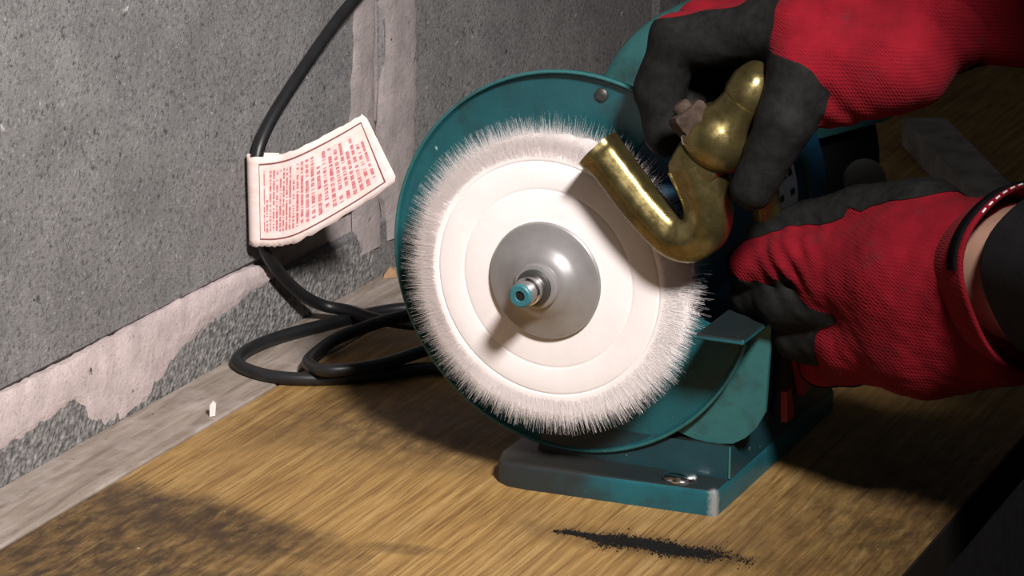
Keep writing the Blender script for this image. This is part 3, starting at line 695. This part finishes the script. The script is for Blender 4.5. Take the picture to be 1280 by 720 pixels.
# ================================================================== THE PERSON (gloved hands, dark jacket)
PR = thing('person', (0.45, 0.065, -0.85), 'person in black jacket and red knit gloves dipped in black, holding the brass tap', 'person')
def hand(name, chains, folds, lo_, hi, h, parent, coat_noise, lbl, seed):
    """chains: list of (points mm, radii mm, dorsal vectors per segment, coat threshold per segment, blend mm)"""
    def fields(P, idx=False):
        tot = None; best = None; who = None; c = 0
        for ci, (pts, rad, dor, thr, bl) in enumerate(chains):
            dch = None
            for s in range(len(pts)-1):
                d = cap_d(P, pts[s], pts[s+1], rad[s], rad[s+1])
                if idx:
                    if best is None: best = d.copy(); who = np.zeros(len(P), int)
                    else: m = d < best; best = np.where(m, d, best); who = np.where(m, c, who)
                c += 1
                dch = d if dch is None else smin(dch, d, 3.0)
            tot = dch if tot is None else smin(tot, dch, bl)
        return (tot, who) if idx else tot
    def fn(P):
        P = P*1000; d = fields(P)
        for c_, R_, dr, wl, am in folds:
            q_ = P-np.array(c_, np.float32); w_ = np.exp(-((q_**2).sum(1))/(R_*R_)); d = d+am*w_*np.sin(2*math.pi*(q_@np.array(dr, np.float32))/wl)
        return (d+0.9*noise3(P, 0.22, seed)+0.5*noise3(P, 0.55, seed+1))/1000
    V, F = surface_nets(fn, np.array(lo_)/1000, np.array(hi)/1000, h)
    V = smooth_mesh(V, F, 3, 0.5); N = vnormals(V, F)
    _, who = fields(V*1000, True)
    D = np.concatenate([np.array(c[2], float) for c in chains]); D /= np.linalg.norm(D, axis=1)[:, None]; T = np.concatenate([np.array(c[3], float) for c in chains])
    s = T[who]-(N*D[who]).sum(1)
    for _ in range(14):                                 # even the coating line out across joints
        acc = np.zeros(len(V)); cn = np.zeros(len(V))
        for k in range(4):
            i, j = F[:, k], F[:, (k+1) % 4]; np.add.at(acc, i, s[j]); np.add.at(cn, i, 1); np.add.at(acc, j, s[i]); np.add.at(cn, j, 1)
        s = 0.5*s+0.5*acc/cn
    s = s+coat_noise*noise3(V*1000, 0.35, seed+3)
    g = mesh(name, V, F, MT['knit'], parent, angle=180, label=lbl)
    cv, cf = clip_faces(V+N*0.0006, F, s)
    mesh('rubber_coating', cv, cf, MT['coat'], g, angle=180, label='black dipped rubber on palm and fingers')
    return g
# right hand: comes over the top, fingers curl down on the wheel side, thumb down on the near side
UPB = (-0.35,0.55,0.75)
rh = [
 ([(192,32,262),(165,34,256),(112,30,252)], [31,32,19], [(0,0.1,1)]*2, [-0.85,-0.35], 6),
 ([(165,40,256),(112,58,250)], [26,15], [(0,0.3,1)], [-0.4], 10),
 ([(165,20,254),(128,8,246),(106,11,246)], [25,20,15], [(0.2,0.25,1)]*2, [-0.6,0.85], 8),
 ([(108,12,246),(62,12,236.5),(53,12,211),(57,11,190)], [14.5,13,11.5,9.8], [(-0.2,0.55,0.85),(-0.85,0.5,0.35),(-0.9,0.45,0)], [0.55,0.75,0.9], 3.5),
 ([(110,31,248),(66,33,240),(56,32,214),(61,28,192)], [14,12.5,11.5,10], [(-0.3,0.2,1),(-0.9,0.2,0.4),(-1,0,0)], [0.0,0.0,0.2], 2.5),
 ([(112,49,247),(74,51,240),(64,49,214),(70,44,193)], [13.5,12,11,9.5], [(-0.3,0.2,1),(-0.9,0.2,0.4),(-1,0,0)], [0.0,0.0,0.2], 2.5),
 ([(115,65,244),(84,67,238),(75,64,216),(80,59,198)], [12.5,11,10,9], [(-0.3,0.2,1),(-0.9,0.2,0.4),(-1,0,0)], [0.0,0.0,0.2], 2.5),
 ([(172,10,240),(133,-6,236),(127,-17,211),(113,-20,178)], [24,16.5,12.8,9.8], [(0.5,0.2,0.9),(0.95,0.1,0.25),(0.95,-0.05,0.1)], [-0.55,1.3,1.3], 6),
 ([(172,8,236),(142,3,219)], [22,15], [(0.7,-0.2,0.1)], [-0.9], 9),
]
gr = hand('glove', rh, [((150,0,215),16,(0.8,0,0.6),12,0.9),((185,20,235),22,(0.95,0,-0.3),14,0.8)], (30,-50,150), (228,100,302), 0.0014, PR, 0.08, 'red knit glove with black coated fingers hooked over the tap top', 21)
# left hand: back of the hand towards the near side, thumb on top, fingers round the tap tail
BK = (0.1,-1,0.15)
lh = [
 ([(217,20,143),(179,26,133),(141,31,127)], [32.4,34.5,21.9], [BK]*2, [-2.0,-0.55], 8),
 ([(206,22,128),(179,29,105),(148,35,93)], [31.3,31.3,19.9], [BK]*2, [-2.0,-0.55], 10),
 ([(228,18,118),(190,28,100)], [30,26], [BK], [-2.0], 10),
 ([(179,31,97),(147,37,89)], [21.9,15.7], [BK], [-2.0], 8),
 ([(144,30,134),(117,30,131),(94,37,123),(83,55,118)], [15.7,13.1,11.5,9.9], [(0.1,-0.6,0.75),(0,-0.62,0.75),(-0.3,-0.62,0.7)], [0.15,0.22,0.9], 4),
 ([(142,31,113),(111,33,109),(91,46,105),(89,66,105)], [15.7,13.1,11.5,9.9], [(0,-0.7,0.6),(-0.2,-0.6,0.6),(-0.6,-0.3,0.6)], [1.2,2.0,2.0], 3),
 ([(141,35,95),(117,42,89),(108,64,87),(117,75,88)], [15.2,12.0,11.0,9.9], [(0,-0.8,0.5),(-0.7,-0.5,0.2),(-0.6,0.5,0.2)], [1.1,2.0,2.0], 3),
 ([(142,41,81),(126,52,73),(120,68,72),(129,77,74)], [14.1,11.5,10.4,9.4], [(0,-0.8,0.1),(-0.7,-0.5,0),(-0.6,0.5,0)], [0.2,2.0,2.0], 3),
 ([(179,35,156),(147,42,153),(120,45,144),(97,43,138)], [20.9,14.1,12.0,9.4], [(0,-0.9,-0.55),(0.1,-0.85,-0.5),(0,-0.8,-0.5)], [0.45,0.62,0.8], 5),
]
gl = hand('glove', lh, [((118,22,130),15,(0.75,0,0.66),8.5,1.7),((205,0,140),22,(0.9,0,-0.2),13,0.9)], (60,-45,50), (280,110,225), 0.0014, PR, 0.16, 'red knit glove seen from the back, thumb on top, gripping the tap tail', 41)
# left cuff: loose flared tube with black hem, white stitching along the rim
CC = np.array((0.2275,0.0130,0.1415)); ca = np.array((0.80,-0.55,0.22)); ca /= np.linalg.norm(ca)
fl_ = lambda th: 1+0.03*math.sin(3*th+0.4)+0.02*math.sin(5*th)
cuff = mesh('cuff', *lathe([(-0.022,0.0300),(-0.010,0.0355),(0.004,0.0400),(0.016,0.0428),(0.0185,0.0432),(0.0190,0.0420),(0.0175,0.0405),(0.004,0.0375),(-0.010,0.0330),(-0.020,0.0290)], CC, ca, 64, fl_, caps=False), MT['knit'], gl, angle=180)
mesh('cuff_hem', *lathe([(0.0075,0.0412),(0.0080,0.0424),(0.0150,0.0440),(0.0155,0.0428)], CC, ca, 64, fl_, caps=False, arc=(115,52)), MT['hem'], gl, angle=60)
SV = []
u_, v_, a_ = frame_of(ca)
for k in range(56):
    th = 2*math.pi*k/56; e = (math.cos(th)*u_+math.sin(th)*v_)*fl_(th); t = np.cross(a_, e); t /= np.linalg.norm(t)
    if not 15 < math.degrees(th) < 135: continue
    p = CC+a_*0.0188+e*0.0428; SV.append(tube([p-t*0.0013, p+t*0.0013], 0.0005, 5))
mesh('cuff_stitching', *join(*SV), MT['stitch'], gl, kind='stuff')
# right cuff
RC = np.array((0.214,0.040,0.268)); rax = np.array((0.90,0.36,0.10)); rax /= np.linalg.norm(rax)
mesh('cuff', *lathe([(-0.028,0.0290),(-0.010,0.0330),(0.010,0.0365),(0.018,0.0380),(0.019,0.0368),(0.010,0.0345),(-0.012,0.0310)], RC, rax, 56, fl_, caps=False), MT['knit'], gr, angle=180)
mesh('cuff_hem', *lathe([(0.0105,0.0366),(0.0110,0.0376),(0.0190,0.0392),(0.0196,0.0378)], RC, rax, 56, fl_, caps=False), MT['hem'], gr, angle=60)
# body under the clothes: one surface, leaning over the bench
S_L, S_R = (0.365,-0.130,0.49), (0.400,0.255,0.51)
E_L, E_R = (0.414,-0.117,0.200), (0.440,0.135,0.288)
W_L, W_R = CC+ca*0.0, RC
arms = [(S_L, E_L, 0.058, 0.046), (E_L, W_L, 0.047, 0.0325), (S_R, E_R, 0.058, 0.046), (E_R, W_R, 0.047, 0.028)]
torso = [((0.47,0.065,0.08),(0.425,0.065,0.30),0.135,0.125), ((0.425,0.065,0.30),(0.395,0.063,0.46),0.13,0.115), ((0.390,-0.055,0.45),(0.400,0.190,0.46),0.085,0.085), (S_L,S_R,0.060,0.060), ((0.48,-0.005,0.04),(0.48,0.135,0.04),0.12,0.12)]
legs = [((0.49,-0.025,0.02),(0.46,-0.035,-0.40),0.095,0.062), ((0.46,-0.035,-0.40),(0.50,-0.035,-0.78),0.060,0.042), ((0.49,0.155,0.02),(0.46,0.165,-0.40),0.095,0.062), ((0.46,0.165,-0.40),(0.50,0.165,-0.78),0.060,0.042)]
HX, HY = -0.075, -0.107
headp = [((0.395,0.063,0.50),(0.345,0.063,0.62),0.060,0.055)]+[((a[0]+HX,a[1]+HY,a[2]),(b[0]+HX,b[1]+HY,b[2]),p,q) for a, b, p, q in (((0.40,0.17,0.725),(0.385,0.17,0.70),0.088,0.082), ((0.36,0.17,0.665),(0.355,0.17,0.640),0.055,0.045), ((0.312,0.17,0.690),(0.300,0.17,0.672),0.010,0.013),
         ((0.405,0.083,0.69),(0.400,0.080,0.665),0.015,0.012), ((0.405,0.257,0.69),(0.400,0.260,0.665),0.015,0.012), ((0.312,0.15,0.640),(0.312,0.19,0.640),0.010,0.010))]
feet = [((0.50,-0.035,-0.79),(0.39,-0.045,-0.82),0.042,0.030), ((0.50,0.165,-0.79),(0.39,0.175,-0.82),0.042,0.030)]
def sdf(L, k, off=0.0, wr=0.0):
    def fn(P):
        d = None
        for a, b, ra, rb in L:
            e = cap_d(P, a, b, ra, rb); d = e if d is None else smin(d, e, k)
        d = d-off
        if wr: d = d+wr*noise3(P*1000, 0.05, 5)+wr*0.6*noise3(P*1000, 0.11, 9)
        return d
    return fn
def figure(name, L, k, mat, h=0.009, off=0.0, wr=0.0, it=2, parent=PR):
    pts = np.array([p for s in L for p in s[:2]]); R = max(max(s[2:]) for s in L)+off+0.03
    V, F = surface_nets(sdf(L, k, off, wr), pts.min(0)-R, pts.max(0)+R, h); V = smooth_mesh(V, F, it)
    return mesh(name, V, F, mat, parent, angle=180)
figure('body', headp+torso+arms+legs, 0.03, MT['skin'], 0.010)
sl = lambda E_, W_, q: tuple(np.array(E_)*(1-q)+np.array(W_)*q)
jk = figure('jacket', torso+[arms[0], (E_L, sl(E_L, W_L, 0.60), 0.049, 0.034), arms[2], (E_R, sl(E_R, W_R, 0.76), 0.049, 0.040)], 0.04, MT['jacket'], 0.009, 0.010, 0.003)
for E_, W_, q0, q1 in ((E_L, W_L, 0.56, 0.885), (E_R, W_R, 0.66, 0.95)):
    p, q = np.array(sl(E_, W_, q0)), np.array(sl(E_, W_, q1)); L = np.linalg.norm(q-p)
    mesh('sleeve_cuff', *lathe([(0,0.047),(L*0.5,0.0425),(L-0.002,0.0385),(L,0.0375),(L-0.002,0.0360),(L*0.5,0.039)], p, q-p, 48, fl_, caps=False), MT['jacket'], jk, angle=180)
figure('trousers', legs+[((0.48,-0.005,0.04),(0.48,0.135,0.04),0.12,0.12)], 0.04, MT['trousers'], 0.012, 0.012, 0.003)
figure('boot', feet[:1], 0.02, MT['boots'], 0.008, 0.010); figure('boot', feet[1:], 0.02, MT['boots'], 0.008, 0.010)
figure('hair', [((0.425+HX,0.17+HY,0.745),(0.405+HX,0.17+HY,0.745),0.086,0.080), ((0.455+HX,0.17+HY,0.70),(0.455+HX,0.17+HY,0.68),0.055,0.050)], 0.02, MT['hair'], 0.008, 0.004, 0.002)
for y in (0.140, 0.200): mesh('eye', *lathe([(-0.006,0.004),(-0.004,0.008),(0,0.010),(0.004,0.008),(0.006,0.003)], (0.316+HX,y+HY,0.702), (-1,0,-0.2), 16), MT['chalk'], PR)

# ================================================================== SMALL THINGS
# grey batten far along the bench
bd = np.array((0.50,-0.866,0)); bp = np.array((0.866,0.50,0)); c0 = np.array((-0.062,0.775,0.0005))
bt = mesh('timber_batten', *prism([(0,0),(0.032,0),(0.032,0.020),(0,0.020)], c0, bp, (0,0,1), bd*0.26), MT['timber'], smooth=False)
tag(bt, 'grey timber batten lying on the bench behind the grinder', 'batten')
# grit swept in a streak before the base
GV = []; GF = []
for i in range(13000):
    t = random.betavariate(2.3, 1.9)*0.95 if random.random() < 0.86 else random.random()*1.12; x = 0.022+0.092*t
    sg = 0.0010+0.0024*min(1, max(0, (t-0.12)/0.2))+0.0006*math.sin(t*23)
    y = -0.0405+0.0040*t+random.gauss(0, 1)*sg*(1.6 if random.random() < 0.12 else 1)+0.001*math.sin(t*15)
    s = 0.00011+random.random()**6*0.00045; b = len(GV)
    for q in ((1,1,1),(1,-1,-1),(-1,1,-1),(-1,-1,1)): GV.append((x+q[0]*s*random.uniform(0.6,1.3), y+q[1]*s*random.uniform(0.6,1.3), 0.0001+s*0.8*(1+q[2])*random.uniform(0.7,1)))
    GF += [[b,b+2,b+1],[b,b+1,b+3],[b,b+3,b+2],[b+1,b+2,b+3]]
gt = mesh('metal_grit', GV, GF, MT['grit'], smooth=False)
tag(gt, 'streak of black grit on the oak bench before the grinder base', 'grit', kind='stuff')
ch = mesh('plaster_chip', *prism([(0,0),(0.0030,0.0004),(0.0036,0.0068),(0.0018,0.0086),(0.0002,0.0064)], (-0.2145,0.032,0.0005), (0.9,0.43,0), (0,0,1), (-0.0010,0.0022,0)), MT['chalk'], smooth=False)
tag(ch, 'small white plaster chip standing on the plank edge', 'chip')
wc = mesh('wood_chip', *prism([(0,0),(0.009,0.0003),(0.008,0.005),(0.004,0.007),(0.001,0.003)], (-0.250,0.303,0.0006), (0.85,0.5,0), (0,0,1), (-0.002,0.004,0)), MT['chipwood'], smooth=False)
tag(wc, 'brown wood chip at the foot of the wall behind the guard', 'chip')
